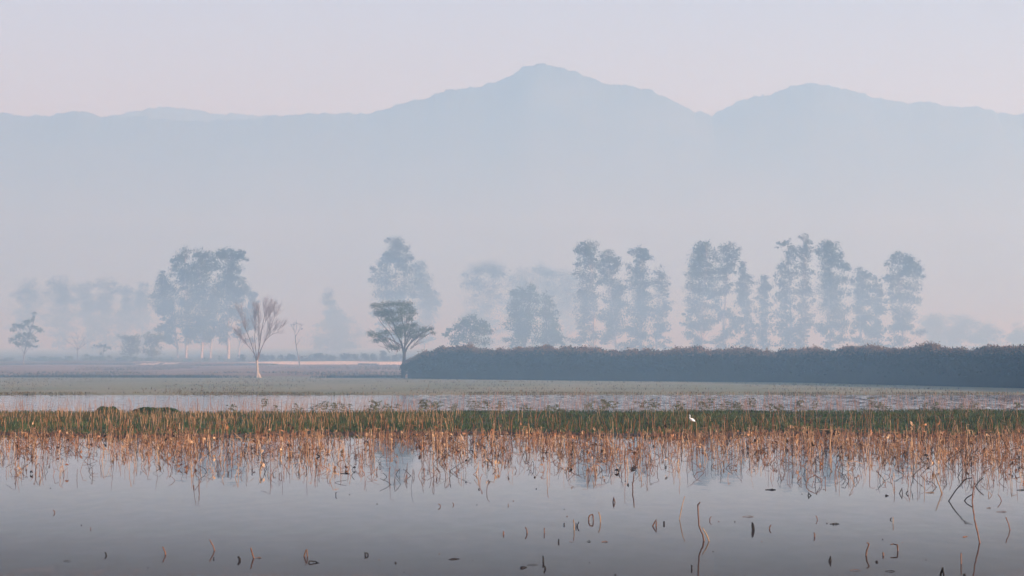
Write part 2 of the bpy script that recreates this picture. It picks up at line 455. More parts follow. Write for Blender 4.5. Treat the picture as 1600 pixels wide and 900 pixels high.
tree('small green eucalyptus with two rounded tops above the thicket', 380, (820, 558),
     [(806,457,7,7),(829,452,8,7),(815,470,9,9),(800,479,6,8),(836,468,8,9),(810,490,12,10),(830,488,10,10),(805,508,13,9),(828,510,11,11),(812,528,13,7)], 1.15, .22, 'leaf', 'bark', group=GC, r0=.12)
tree('small sparse eucalyptus leaning right next to the two-topped green one', 385, (856, 558),
     [(852,466,6,7),(858,478,7,8),(850,490,8,9),(862,498,8,9),(868,515,8,7),(850,515,10,11),(861,530,11,6),(872,528,5,4)], .8, .22, 'leaf', 'bark', group=GC, r0=.1)
tree('tall ragged eucalyptus, left one of the close pair over the thicket', 430, (929, 558),
     [(922,382,9,6),(908,391,8,8),(927,395,8,9),(912,409,10,9),(928,412,7,9),(905,428,6,7),(920,432,10,9),(915,450,11,10),(907,465,8,9),(925,468,10,11),(908,485,9,9),(922,492,9,9),(906,505,7,8),(920,515,9,9),(907,527,7,6)], 1.0, group=GC)
tree('tall eucalyptus with side knobs, right one of the close pair over the thicket', 434, (962, 558),
     [(950,396,7,6),(944,409,8,8),(960,406,7,8),(966,415,4,6),(952,423,9,8),(945,438,8,8),(962,445,10,11),(970,455,6,9),(955,465,11,11),(968,478,8,11),(952,490,10,11),(966,500,10,11),(958,517,10,11)], 1.15, group=GC)
tree('eucalyptus with a narrow two-knobbed head right of the close pair', 440, (1001, 558),
     [(991,392,6,5),(1002,390,7,5),(1008,400,4,5),(1000,408,5,6),(990,425,8,8),(1004,423,9,8),(990,442,10,9),(1008,442,9,9),(995,460,12,10),(1010,463,8,9),(992,480,11,11),(1008,485,11,11),(998,505,13,11),(995,522,12,9)], 1.15, group=GC)
tree('sparse drooping eucalyptus at the right edge of the middle group', 448, (1026, 558),
     [(1029,425,7,8),(1036,437,7,8),(1028,450,8,8),(1040,452,4,5),(1030,470,9,8),(1043,482,5,5),(1028,490,9,9),(1036,505,8,7),(1025,515,8,8)], .8, group=GC)
tree('massive eucalyptus with a heavy left side, first right of the wide gap', 432, (1096, 558),
     [(1104,382,7,6),(1092,388,8,7),(1105,395,11,8),(1085,405,8,8),(1100,412,12,10),(1082,428,9,10),(1098,432,13,11),(1115,425,8,9),(1080,448,9,10),(1095,455,13,12),(1112,455,9,11),(1080,470,8,9),(1098,480,12,11),(1078,505,8,6),(1092,510,11,11),(1105,500,9,11)], 1.15, group=GR)
tree('eucalyptus with an umbrella-like top on a long visible trunk', 436, (1131, 558),
     [(1137,385,10,6),(1125,390,8,7),(1147,392,8,7),(1128,405,8,8),(1146,405,8,8),(1139,420,8,8),(1125,425,6,9),(1130,445,7,10),(1120,470,6,11),(1125,490,5,9)], .85, group=GR)
tree('thin ragged eucalyptus with a spiky tip right of the umbrella-topped one', 440, (1171, 558),
     [(1161,411,3,6),(1160,425,7,7),(1165,437,9,8),(1155,450,7,8),(1164,455,8,9),(1158,472,8,8),(1170,480,8,8),(1165,495,7,6),(1172,505,6,6)], .85, group=GR)
tree('short thin eucalyptus just left of the large right-hand clump', 444, (1199, 558),
     [(1193,434,3,6),(1195,448,6,7),(1188,460,7,7),(1196,475,6,8),(1190,490,7,8),(1197,508,5,7)], .9, group=GR, r0=.12)
tree('open eucalyptus with two small tufts on top, left of the large clump', 430, (1238, 558),
     [(1219,382,5,4),(1232,380,6,5),(1237,394,6,7),(1232,410,8,8),(1222,425,7,7),(1238,428,7,9),(1218,440,7,7),(1230,450,9,9),(1220,465,8,8),(1235,470,8,9),(1215,490,8,8),(1230,495,8,8),(1222,515,9,8)], .85, group=GR)
tree('tallest open eucalyptus with a round knob at its tip in the large clump', 434, (1257, 558),
     [(1255,370,6,4),(1262,378,5,6),(1254,388,6,6),(1262,400,7,7),(1252,415,6,7),(1262,425,7,8),(1255,445,7,9),(1262,465,8,9),(1250,480,8,8),(1258,500,11,11),(1248,515,11,9)], .85, group=GR)
tree('densest and broadest eucalyptus in the middle of the large clump', 428, (1296, 558),
     [(1290,380,7,5),(1300,385,8,7),(1285,392,8,7),(1305,398,8,8),(1293,410,12,10),(1312,412,7,7),(1323,418,6,6),(1290,430,10,10),(1308,435,11,10),(1290,452,11,11),(1308,458,10,11),(1295,478,13,12),(1312,485,11,11),(1300,505,14,11),(1318,512,8,9)], 1.25, group=GR)
tree('medium eucalyptus filling the dip right of the densest one', 438, (1345, 558),
     [(1342,422,5,5),(1352,430,5,6),(1338,437,8,8),(1350,447,9,9),(1336,458,8,8),(1350,468,9,9),(1335,480,7,8),(1352,490,9,9),(1340,505,8,9),(1355,512,7,8)], 1.0, group=GR)
tree('thin eucalyptus with one small round tuft before the last big tree', 442, (1370, 558),
     [(1368,437,5,5),(1366,455,5,8),(1372,475,7,9),(1366,495,7,9),(1373,512,7,7)], .95, group=GR, r0=.12)
tree('last big eucalyptus on the right with a spiky broad head', 432, (1410, 558),
     [(1401,397,5,5),(1395,408,7,6),(1410,404,8,7),(1420,402,4,5),(1426,412,8,7),(1438,422,6,6),(1405,420,12,9),(1425,430,11,9),(1395,432,7,7),(1405,445,12,10),(1428,448,9,9),(1397,462,8,9),(1415,465,11,11),(1430,470,6,7),(1402,485,10,10),(1420,490,10,10),(1410,508,12,11),(1395,515,9,7)], 1.1, group=GR)
for (lab, bx, L) in (('faint low tree right beside the last big eucalyptus', 1462, [(1455,500,12,8),(1466,497,14,7),(1458,518,18,12)]),
                     ('faint low round tree second beyond the last big eucalyptus', 1502, [(1495,499,15,8),(1510,503,12,8),(1500,520,20,12)]),
                     ('faintest low tree near the right edge of the mist', 1542, [(1538,510,14,8),(1548,520,12,10),(1535,527,16,9)]),
                     ('faint bushy tree cut by the right edge of the view', 1592, [(1590,515,9,10),(1600,525,11,11),(1588,532,9,9)])):
    tree(lab, 600, (bx, 556), L, 1.6, group='faint trees in the mist at the right', name='misty_tree')
for (lab, bx, L) in (('leftmost faint tree in the mist with a rounded crown', 47, [(46,446,11,10),(38,462,12,12),(54,466,12,12),(45,488,16,14),(46,512,16,12)]),
                     ('faint wide tree in the mist behind the small sapling', 92, [(95,440,11,9),(84,454,11,11),(105,456,11,12),(92,476,18,14),(94,502,17,14)]),
                     ('faint tree with an open crown, first of the misty pair', 137, [(137,446,9,8),(128,458,8,9),(140,470,12,12),(136,494,12,14)]),
                     ('faint tree with a rounder head, second of the misty pair', 166, [(164,441,11,8),(170,456,11,11),(162,474,13,13),(167,500,14,14)]),
                     ('narrow faint tree in the mist left of the last ghostly column', 196, [(193,452,6,8),(199,458,6,10),(196,478,9,12),(196,500,9,12)]),
                     ('ghostly narrow column tree nearest the left eucalyptus cluster', 222, [(222,447,6,8),(222,464,7,11),(222,488,8,12)])):
    tree(lab, 670, (bx, 555), L, 1.5, group='faint trees in the mist at the left', name='misty_tree')

# small left-hand trees
tree('small green sapling with tufted leaves on thin spreading limbs at far left', 335, (37, 567),
     [(20,515,4,3),(25,508,3.5,2.5),(35,511,5,4),(40,504,4,4),(49,500,4,2),(53,491,3,3),(48,511,4,2.5),(57,512,3,2.5),(65,517,4,2.5),(22,530,5,4),(32,524,5,5),(45,522,5,4),(52,530,4,4),(30,537,6,4),(48,540,5,3),(38,532,6,5)], .9, .17, 'leaf', 'bark', name='sapling', r0=.07, droop=.1)
tree('flat-topped little bush tree left of the two yellowish bushes', 372, (160, 561),
     [(150,541,6,2),(162,540,7,2),(170,545,2.5,4),(158,551,3,2.5)], .8, .17, 'leaf', 'bark', name='bush', cat='bush', r0=.05, droop=.1)
tree('left one of two yellowish green bushes by the eucalyptus cluster', 380, (205, 562),
     [(190,527,7,3),(205,530,9,5),(199,542,11,7),(214,528,7,5),(211,545,11,7),(200,553,10,5)], 1.0, .18, 'olive', 'bark', name='bush', cat='bush', r0=.06, droop=.1)
tree('right one of two yellowish green bushes, denser and darker', 376, (238, 562),
     [(230,525,5,5),(236,535,8,7),(247,528,6,7),(240,547,10,6),(236,554,8,4)], 1.2, .18, 'olive', 'bark', name='bush', cat='bush', r0=.06, droop=.1)

# flat-topped acacia -------------------------------------------------
def limb(m, pts, D, r0, r1, sides=6, ys=None):
    P = np.array([W(px, py, D) for px, py in pts])
    if ys is not None: P[:, 1] += np.linspace(0, ys, len(P))
    n = 4 * len(P)
    tt = np.linspace(0, len(P) - 1, n); Q = np.stack([np.interp(tt, range(len(P)), P[:, k]) for k in range(3)], 1)
    for _ in range(2): Q[1:-1] = (Q[:-2] + 2 * Q[1:-1] + Q[2:]) / 4
    m.tube(Q, np.linspace(r0, r1, n), sides)
    return Q
AD = 234
B = W(629.5, 593, AD); B[2] = float(ground_z(B[0], AD)) - .03
ac = empty('acacia_tree', B, 'dark flat-topped acacia with forked trunk at the left end of the thicket', 'tree')
m = MB()
limb(m, [(629.5, 594), (630, 580), (631.5, 562), (632, 548)], AD, .20, .11, 8)
limb(m, [(631.5, 556), (628.5, 540), (624, 530), (619, 520), (615, 506), (611, 492)], AD, .09, .025, ys=.5)
limb(m, [(631.5, 552), (633, 536), (633.5, 520), (630, 506), (627, 494), (626, 482)], AD, .08, .02, ys=-.4)
limb(m, [(632.5, 552), (637, 541), (649, 529), (661, 520), (675, 514)], AD, .08, .015, ys=-.6)
limb(m, [(629, 541), (612, 531), (598, 526), (583, 521)], AD, .05, .015, ys=.7)
limb(m, [(631, 546), (620, 538), (610, 521), (596, 505), (588, 490)], AD, .05, .012, ys=-.9)
limb(m, [(634, 540), (640, 520), (643, 505), (644, 488)], AD, .05, .012, ys=.8)
limb(m, [(622, 526), (606, 506), (600, 492)], AD, .035, .01, ys=.3)
limb(m, [(632, 524), (638, 508), (637, 490)], AD, .035, .01, ys=-.5)
limb(m, [(649, 529), (655, 518), (657, 508)], AD, .03, .01, ys=-.8)
AL = [(588,478,9,4),(603,476,11,4),(620,475,12,4),(637,477,9,5),(592,488,10,7),(608,489,12,8),(628,487,12,8),(643,488,6,7),(606,500,9,5),(620,499,11,5),(640,498,6,4),
      (622,514,9,7),(632,511,9,6),(645,508,7,4),(650,517,11,6),(662,515,8,4),(672,513,5,3),(676,520,4,2),(656,525,9,3),(640,524,9,5),
      (579,521,6,4),(590,524,9,4),(603,520,8,5),(600,530,9,3),(588,532,6,3),(612,541,8,3),(618,544,6,3),(626,522,8,6)]
for (px, py, rx, ry) in AL:
    c0 = W(px, py, AD)
    s = W(628 + (px - 628) * .45, min(548, py + 14 + abs(px - 628) * .12), AD)
    for _ in range(3):
        c = c0 + rng.normal(size=3) * .25
        m.tube(curve(s + rng.normal(size=3) * .1, c, 5, .05, .04), np.linspace(.022, .006, 5), 4)
m.build('trunk', M['dbark'], ac, True, origin=B)
c = MB(); c.quads(clump_leaves(AL, AD, 3.4, .085, .0, 1.6))
c.build('crown', M['acacia'], ac, origin=B)

# bare sunlit tree ---------------------------------------------------
def twigs(m, P, r, depth, spread, length, up=.5, step_n=6):
    n = len(P)
    for _ in range(step_n):
        i = rng.integers(int(n * .25), n)
        s = P[i]; T = P[min(i + 1, n - 1)] - P[max(i - 1, 0)]; T = T / (np.linalg.norm(T) + 1e-9)
        dd = T + rng.normal(size=3) * spread + np.array([0, 0, up]); dd /= np.linalg.norm(dd)
        L = length * rng.uniform(.6, 1.3)
        Q = curve(s, s + dd * L, 6, .04, .04)
        rr = r * rng.uniform(.6, 1)
        m.tube(Q, np.linspace(rr, rr * .4, 6), 4)
        if depth > 1: twigs(m, Q, rr * .6, depth - 1, spread, length * .55, up, step_n)
BD = 236
B = W(403, 593.5, BD); B[2] = float(ground_z(B[0], BD)) - .03
bt = empty('bare_tree', B, 'leafless vase-shaped tree with sunlit pale trunk standing on the field edge', 'tree')
m = MB()
limb(m, [(403.5, 594), (402.5, 588), (402, 575), (401.5, 563)], BD, .125, .09, 8)
for a_ in np.linspace(0, 6.28, 8)[:-1]:
    e_ = B + np.array([math.cos(a_) * .34, math.sin(a_) * .24, -.02]); m.tube(curve(B + np.array([math.cos(a_) * .05, math.sin(a_) * .05, .4]), e_, 5, .03, -.12), np.linspace(.06, .05, 5), 5)
m.build('trunk', M['pale_bark'], bt, True, origin=B)
m = MB()
for pts, r, ys in (([(401.5,566),(398,555),(394,543),(388,525),(380,508),(376,498)], .075, .5), ([(401.5,565),(404,550),(406,538),(409,516),(414,492),(418,480)], .085, -.3),
                   ([(403,562),(408,546),(415,531),(426,522),(437,519)], .06, -.6), ([(401,560),(399,545),(397,528),(398,510),(396,498)], .055, .8),
                   ([(404,555),(412,536),(421,515),(427,500),(429,492)], .055, .4), ([(405,545),(404,525),(406,505),(405,492)], .04, -.9), ([(399,556),(392,545),(385,537),(379,530)], .035, -.5),
                   ([(409,516),(414,503),(421,492)], .03, .5)):
    Q = limb(m, pts, BD, r * .7, .010, 6, ys)
    twigs(m, Q, .0085, 3, .32, .95, .30, 10)
m.build('branches', two_tone('brown_bark', (.13, .075, .05), (.25, .15, .10), 2), bt, True, origin=B)

# thin crooked tree --------------------------------------------------
TD = 300
B = W(468.5, 577, TD); B[2] = float(ground_z(B[0], TD)) - .03
tt_ = empty('thin_tree', B, 'thin crooked tree with a tiny tufted top right of the bare tree', 'tree')
m = MB()
limb(m, [(469, 577), (467, 562), (463.5, 545), (461.5, 530), (461.5, 524)], TD, .075, .04)
for pts in ([(461.5,526),(465,520),(469,514),(471,509)], [(461.5,526),(460,517),(459,509)], [(462,520),(463,511),(464,506)], [(463,540),(466,535),(468,532)], [(460,517),(456,511)]):
    Q = limb(m, pts, TD, .03, .01, 4); twigs(m, Q, .009, 2, .5, .45, .2, 4)
m.build('trunk', M['bark'], tt_, True, origin=B)
c = MB(); c.quads(clump_leaves([(458,508,3,1.6),(464,505,3,1.6),(470,508,2.5,1.6),(471,514,1.5,1)], TD, .5, .1, 0)); c.build('crown', M['bark'], tt_, origin=B)

SD = 365
B = W(121, 561, SD); B[2] = float(ground_z(B[0], SD)) - .03
st_ = empty('bare_sapling', B, 'small leafless sapling with purplish twigs between the leafy sapling and the bushes', 'tree')
m = MB(); limb(m, [(121, 562), (121, 553), (121, 545)], SD, .06, .04)
for pts in ([(121,548),(115,540),(106,535)], [(121,546),(118,535),(114,528)], [(121,546),(122,533),(120,523)], [(121,546),(128,537),(132,528)], [(121,547),(131,539),(139,534)]):
    Q = limb(m, pts, SD, .03, .01, 4); twigs(m, Q, .010, 2, .45, .7, .3, 5)
m.build('trunk', M['bark'], st_, True, origin=B)

# low shrubs on the bank ---------------------------------------------
def shrub(label, px, py, wd, ht, D, lm='dark', group=None, dens=1.5, leaf=.16):
    B = W(px, py, D); B[2] = float(ground_z(B[0], D))
    root = empty('shrub', B, label, 'shrub', group)
    k = D / F
    zpx = 535 + (CAMH - B[2]) / k
    L = [(px + wd * rng.uniform(-.42, .42), zpx - ht * rng.uniform(.15, .75), wd * .22, ht * .28) for _ in range(max(4, int(wd / 4)))]
    m = MB()
    for l in L: m.tube(curve(B, W(l[0], l[1] - ht * .2, D), 4, .06), np.linspace(.03, .008, 4), 4)
    m.build('stems', M['dbark'], root, origin=B)
    c = MB(); c.quads(clump_leaves(L, D, dens, leaf, 0)); c.build('foliage', M[lm], root, origin=B)
ORD = ['first', 'second', 'third', 'fourth', 'fifth', 'sixth', 'seventh', 'eighth', 'ninth', 'tenth', 'eleventh']
SG = 'dark shrubs in a row behind the pale earth bank'
for i, px in enumerate(np.linspace(384, 622, 17)):
    shrub('low dark shrub behind the pale bank, ' + (ORD[16 - i] + ' to the left of the acacia trunk' if i > 6 else ORD[i] + ' to the right of the bare tree foot' if i else 'just left of the bare tree foot'), px + rng.uniform(-4, 4), 562, rng.uniform(15, 24), rng.uniform(9, 15), 362 + rng.uniform(-4, 8), group=SG)
SG2 = 'low dull shrubs along the bank at the left'
for px, wd, ht in ((14, 26, 5), (62, 30, 8), (88, 24, 6), (104, 22, 9), (140, 26, 9), (165, 26, 8), (188, 26, 8), (214, 24, 7), (240, 26, 7), (262, 22, 6), (345, 12, 8), (318, 14, 5), (293, 12, 4)):
    shrub('low dull green shrub on the left bank ' + ('below the leafy sapling' if px < 80 else 'near the bare purplish sapling' if px < 150 else 'under the yellowish bushes' if px < 280 else 'at the feet of the left eucalyptus cluster'), px, 564, wd, ht, 364 + rng.uniform(-3, 6), 'leaf', SG2, 1.3)

# long thicket (hedge) -------------------------------------------------
hp = np.array([630, 660, 700, 735, 762, 820, 860, 940, 985, 1050, 1110, 1240, 1300, 1400, 1450, 1490, 1520, 1548, 1575, 1600, 1750, 1950], float)
htp = np.array([563, 551, 541, 540, 547, 543, 541, 545, 549, 545, 544, 548, 543, 542, 539, 543, 543, 539, 544, 542, 540, 542], float)
hby = np.interp(hp, [630, 860, 1240, 1600, 1950], [592, 595, 598, 606, 616])
hx, hy, hh = [], [], []
for a, tb, bb in zip(hp, htp, hby):
    g = G(a, bb, .1); hx.append(g[0]); hy.append(g[1]); hh.append(W(a, tb, g[1])[2] - .1)
hx, hy, hh = map(np.array, (hx, hy, hh))
HB = (hx[0], hy[0], 0.08)
hedge = empty('thicket_hedge', HB, 'long dense dark thicket with rust-brown twig tips running to the right edge', 'hedge')
def hedge_at(x):
    return np.interp(x, hx, hy), np.interp(x, hx, hh)
# dark inner mass
xg = np.linspace(hx[0] + .3, hx[-1], 260); aa = np.linspace(0, math.pi, 13)
Xg, Ag = np.meshgrid(xg, aa)
yc, hc = hedge_at(Xg)
nz = 1 + .05 * ridge_noise(Xg * 1.0 + Ag * 3, 51, 1, .9, 4)
taper = sm(hx[0], hx[0] + 2.0, Xg)
Yg = yc + 2.6 - np.cos(Ag) * 2.5 * nz * (.4 + .6 * taper) 
Zg = .05 + (hc * .84 * (1 + .030 * ridge_noise(Xg, 52, 1, 1.5, 3))) * np.clip(np.sin(Ag), 0, 1) ** .35 * (.92 + .08 * nz) * (.5 + .5 * taper)
o = grid_mesh('inner_branches', Xg - HB[0], Yg - HB[1], Zg - HB[2], M['core']); o.parent = hedge
# leaves over it
def HL(x): return 1 + .030 * ridge_noise(x, 52, 1, 1.5, 3) + .018 * ridge_noise(x, 53, 1, 5.5, 3)
N = 60000
x = rng.uniform(hx[0] - .2, hx[-1], N); yc, hc = hedge_at(x)
a = rng.uniform(0.02, math.pi * .8, N)
lump = HL(x)
tp_ = .35 + .65 * sm(hx[0] - .3, hx[0] + 2.0, x)
Cn = np.stack([x + rng.normal(size=N) * .1, yc + 2.6 - np.cos(a) * 2.7 * tp_ * lump + rng.normal(size=N) * .16,
               .1 + hc * .93 * np.sin(a) ** .34 * lump * (.55 + .45 * tp_) + rng.normal(size=N) * .09], 1)
Cn[:, 2] = np.maximum(Cn[:, 2], .1)
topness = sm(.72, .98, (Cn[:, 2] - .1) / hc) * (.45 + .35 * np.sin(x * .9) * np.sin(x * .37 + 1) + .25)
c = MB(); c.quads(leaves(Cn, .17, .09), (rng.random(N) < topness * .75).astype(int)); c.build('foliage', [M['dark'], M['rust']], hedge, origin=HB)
# rusty twig tips
N = 9000
x = rng.uniform(hx[0], hx[-1], N); yc, hc = hedge_at(x); lump = HL(x)
c = MB()
S = np.stack([x, yc + rng.uniform(.4, 4.2, N), .1 + hc * .93 * lump * rng.uniform(.86, .99, N)], 1)
dr = rng.normal(size=(N, 3)) * .35 + np.array([0, 0, 1]); Lh = rng.uniform(.10, .42, N) * (.5 + .5 * np.clip(ridge_noise(x, 77, .5, 2.3, 3), -.6, 1.4))
E = S + dr * Lh[:, None]
pw = rng.normal(size=(N, 3)); pw[:, 2] = 0; pw = pw / np.linalg.norm(pw, axis=1)[:, None] * .012
c.quads(np.stack([S - pw, S + pw, E + pw * .4, E - pw * .4], 1))
lc = np.repeat(S + (E - S) * .7, 3, 0) + rng.normal(size=(N * 3, 3)) * .08
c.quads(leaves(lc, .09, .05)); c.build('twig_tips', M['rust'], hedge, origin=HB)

# ------------------------------------------------------------------ grass island
def blades(N, x, y, z, h, wd, lean=.35):
    S = np.stack([x, y, z], 1)
    dr = rng.normal(size=(N, 3)) * lean; dr[:, 2] = 1
    E = S + dr * h[:, None]; Mi = S + dr * h[:, None] * .55 * np.array([.6, .6, 1])
    th = rng.uniform(0, math.pi, N); pw = np.stack([np.cos(th), np.sin(th), 0 * th], 1) * wd[:, None] * .5
    return np.concatenate([np.stack([S - pw, S + pw, Mi + pw * .8, Mi - pw * .8], 1), np.stack([Mi - pw * .8, Mi + pw * .8, E + pw * .12, E - pw * .12], 1)])
def island(N):
    x = rng.uniform(-36, 36, N); a, b = shore_near(x), shore_back(x)
    y = a + .2 + (b - a - .2) * rng.random(N)
    return x, y, ground_z(x, y)
N = 135000
x, y, z = island(N)
patch = ridge_noise(x, 61, .5, .5, 3) + ridge_noise(y, 62, .5, .7, 3)
h = (.085 + .04 * patch + .07 * rng.random(N)).clip(.05, .3)
h = h * (1 - .25 * sm(105, 122, y))
left = sm(0, -14, x) 
m = MB(); Q = blades(N, x, y, z, h, rng.uniform(.012, .03, N))
brown = (rng.random(N) < (.10 + .45 * left * sm(104, 112, y) + .3 * (patch > .8))).astype(int)
m.quads(Q, np.concatenate([brown, brown]))
set_props(m.build('grass', [M['grass'], M['grass2']]), 'low green grass growing on the wet island strip', 'grass', kind='stuff')
# dark low shrubs on the back edge of the island
for lab, px, wd, ht in (('small rounded dark green mound bush on the back edge of the grass strip', 168, 30, 9), ('longer flat dark green mound bush on the grass strip', 243, 62, 8)):
    D = 122.5; B = W(px, 640, D); B[2] = .04
    root = empty('mound_bush', B, lab, 'bush')
    k = D / F
    Nn = 2600
    p = sph(Nn) * (rng.random(Nn) ** .25)[:, None]
    p[:, 2] = np.abs(p[:, 2])
    lump = 1 + .15 * np.sin(p[:, 0] * 5 + px)
    C_ = p * np.array([wd * k * .62, .6, 1]); C_[:, 2] = p[:, 2] * lump * (ht + 1) * k * .9 + .02
    c = MB(); c.quads(leaves(C_ + B, .07, .04)); c.build('foliage', M['grass'], root, origin=B)
    m = MB()
    for _ in range(12): m.tube(curve(B + rng.normal(size=3) * [wd * k * .15, .1, 0], B + np.array([rng.uniform(-.4, .4) * wd * k, 0, ht * k * .8]), 4, .05), .006, 4)
    m.build('stems', M['dbark'], root, origin=B)

# thin dry stems on the island and in the water beyond it
m = MB()
def stems(N, x, y, h, r, mat, lean=.12, bend=.3):
    z = np.maximum(ground_z(x, y), -.05)
    S = np.stack([x, y, z], 1); dr = rng.normal(size=(N, 3)) * lean; dr[:, 2] = 1
    Mi = S + dr * (h * .6)[:, None]
    d2 = dr + rng.normal(size=(N, 3)) * bend * .7; d2[:, 2] = rng.uniform(.5, 1, N)
    E = Mi + d2 * (h * .4)[:, None]
    th = rng.uniform(-.6, .6, N); pw = np.stack([np.cos(th), np.sin(th), 0 * th], 1) * r[:, None]; pv = np.stack([-np.sin(th), np.cos(th), 0 * th], 1) * r[:, None]
    for p in (pw, pv):
        m.quads(np.stack([S - p, S + p, Mi + p, Mi - p], 1), mat); m.quads(np.stack([Mi - p, Mi + p, E + p * .6, E - p * .6], 1), mat)
N = 3400
x = 34 - 68 * rng.random(N) ** 1.25; y = rng.triangular(118, 127, 152, N)
stems(N, x, y, rng.uniform(.25, .95, N) * (.65 + .25 * sm(-18, 0, x)), rng.uniform(.003, .008, N), 0)
N = 1500
x, y, z = island(N)
stems(N, x, y, rng.uniform(.15, .45, N), rng.uniform(.003, .008, N), rng.choice([0, 1, 2, 3], N, p=[.2, .3, .3, .2]).tolist() and 1)
N = 700
x = rng.uniform(-30, 30, N); y = shore_near(x) + rng.exponential(2.2, N)
stems(N, x, y, rng.uniform(.25, .75, N), rng.uniform(.004, .010, N), 2, .1)
N = 420
x = rng.uniform(-30, 30, N); y = shore_near(x) + rng.uniform(0, 20, N)
stems(N, x, y, rng.uniform(.25, .6, N), rng.uniform(.004, .009, N), 3, .1)
N = 1000
x = -rng.uniform(2, 30, N); y = shore_near(x) + rng.uniform(4, 28, N)
stems(N, x, y, rng.uniform(.2, .5, N), rng.uniform(.004, .009, N), 3, .12)
set_props(m.build('dry_stems', [M['pink'], M['grass2'], M['rusty'], M['straw']]), 'thin dry stems standing over the grass strip and in the water behind it', 'reeds', kind='stuff')

# dark weeds along the ditch at the foot of the left bank
m = MB(); N = 16000
x = rng.uniform(-60, -9, N); dx_ = ridge_noise(x, 8, .8, .07, 3); y = 237.6 + dx_ + rng.normal(size=N) * .8
keep = (ridge_noise(x, 71, .5, .25, 3) + rng.normal(size=N) * .35 > -.15); x, y = x[keep], y[keep]; N = len(x)
m.quads(blades(N, x, y, ground_z(x, y), rng.uniform(.08, .26, N), rng.uniform(.02, .05, N)))
set_props(m.build('ditch_weeds', M['dark']), 'dark low weeds along the ditch at the foot of the left bank', 'weeds', kind='stuff')
m = MB(); N = 9000
x = rng.uniform(-70, 0, N); s_ = scarp(x); y = s_ - .5 + rng.exponential(1.0, N) * -1.2
keep = (ridge_noise(x, 72, .5, .16, 3) > .1) | (x < -52); x, y = x[keep], y[keep]; N = len(x)
m.quads(blades(N, x, y, ground_z(x, y), rng.uniform(.08, .25, N), rng.uniform(.03, .07, N)))
set_props(m.build('bank_weeds', M['dark']), 'dark patches of weeds under the pale earth bank', 'weeds', kind='stuff')

# tufts over the flat field, the ragged far shore and the bank
m = MB()
N = 26000; x = rng.uniform(-62, 62, N); y = 167 + 70 * rng.random(N) ** 1.3
keep = (ridge_noise(x, 81, .5, .33, 3) + ridge_noise(y, 82, .5, .5, 3) + .25 * rng.normal(size=N)) > .35; x, y = x[keep], y[keep]
m.quads(blades(len(x), x, y, ground_z(x, y), rng.uniform(.03, .12, len(x)), rng.uniform(.02, .06, len(x))), 0)
N = 14000; x = rng.uniform(-62, 62, N); y = shore_far(x) + rng.normal(size=N) * .8 - .2
keep = ridge_noise(x, 83, .5, .4, 3) + .3 * rng.normal(size=N) > -.1; x, y = x[keep], y[keep]
m.quads(blades(len(x), x, y, np.maximum(ground_z(x, y), -.03), rng.uniform(.03, .14, len(x)), rng.uniform(.02, .05, len(x))), 0)
N = 30000; x = rng.uniform(-70, 2, N); y = 241 + 104 * rng.random(N)
keep = (ridge_noise(x, 84, .5, .22, 3) + ridge_noise(y, 85, .5, .16, 3) + .2 * rng.normal(size=N)) > .55; x, y = x[keep], y[keep]
m.quads(blades(len(x), x, y, ground_z(x, y), rng.uniform(.05, .2, len(x)), rng.uniform(.03, .08, len(x))), (rng.random(len(x) * 2) < .5).astype(int))
set_props(m.build('field_grass', [M['grass2'], M['dark']]), 'sparse tufts of short grass over the flat field and bank', 'grass', kind='stuff')

# leafy weeds rising over the far water
WG = 'leafy green weeds on the back edge of the grass strip'
def zone(px):
    return ('far left', 'at left', 'left of centre', 'at the centre', 'right of centre', 'at right', 'far right')[int(min(6.99, max(0, px / 1600 * 7)))]
def weed_proto(seed, h):
    r = np.random.default_rng(seed)
    root = empty('weed_plant', (0, 0, 0), 'upright weed with small tiered green leaves on the back edge of the grass strip', 'plant', WG)
    s = MB(); P = curve((0, 0, -.05), (r.normal() * .06, r.normal() * .06, h), 6, .03); s.tube(P, np.linspace(.006, .003, 6), 4)
    L = MB()
    for i in range(2, 6):
        for _ in range(3):
            e = P[i] + np.array([r.normal() * .09, r.normal() * .09, r.uniform(.0, .05)])
            s.tube(np.array([P[i], (P[i] + e) / 2 + [0, 0, .015], e]), .002, 4)
            L.quads(leaves(e + r.normal(size=(8, 3)) * [.045, .045, .012], .075, .05))
    s.build('stem', M['weed'], root); L.build('leaves', M['weed'], root)
    return root
def copy_tree(o, parent=None):
    c = o.copy(); col.objects.link(c)
    if parent: c.parent = parent
    for ch in o.children: copy_tree(ch, c)
    return c
protos = [weed_proto(i, h) for i, h in enumerate((.28, .34, .4, .46, .52))]
spots = []
for i in range(78):
    px = rng.uniform(480, 1250) if i < 60 else rng.uniform(1250, 1590)
    if i > 72: px = rng.uniform(5, 480)
    Dw = rng.uniform(119, 130); spots.append((W(px, 640, Dw)[0], Dw))
for i, (x_, y_) in enumerate(spots):
    p = protos[i % 5]; o = p if i < 5 else copy_tree(p)
    o['label'] = ('smallest', 'small', 'medium', 'tall', 'tallest')[i % 5] + ' kind of leafy green weed on the back edge of the grass, ' + zone(800 + x_ / y_ * F)
    o.location = (x_, y_, max(0.0, float(ground_z(x_, y_)))); o.rotation_euler = (0, 0, rng.uniform(0, 6.28))
    s_ = rng.uniform(.6, 1.15); o.scale = (s_, s_, s_)

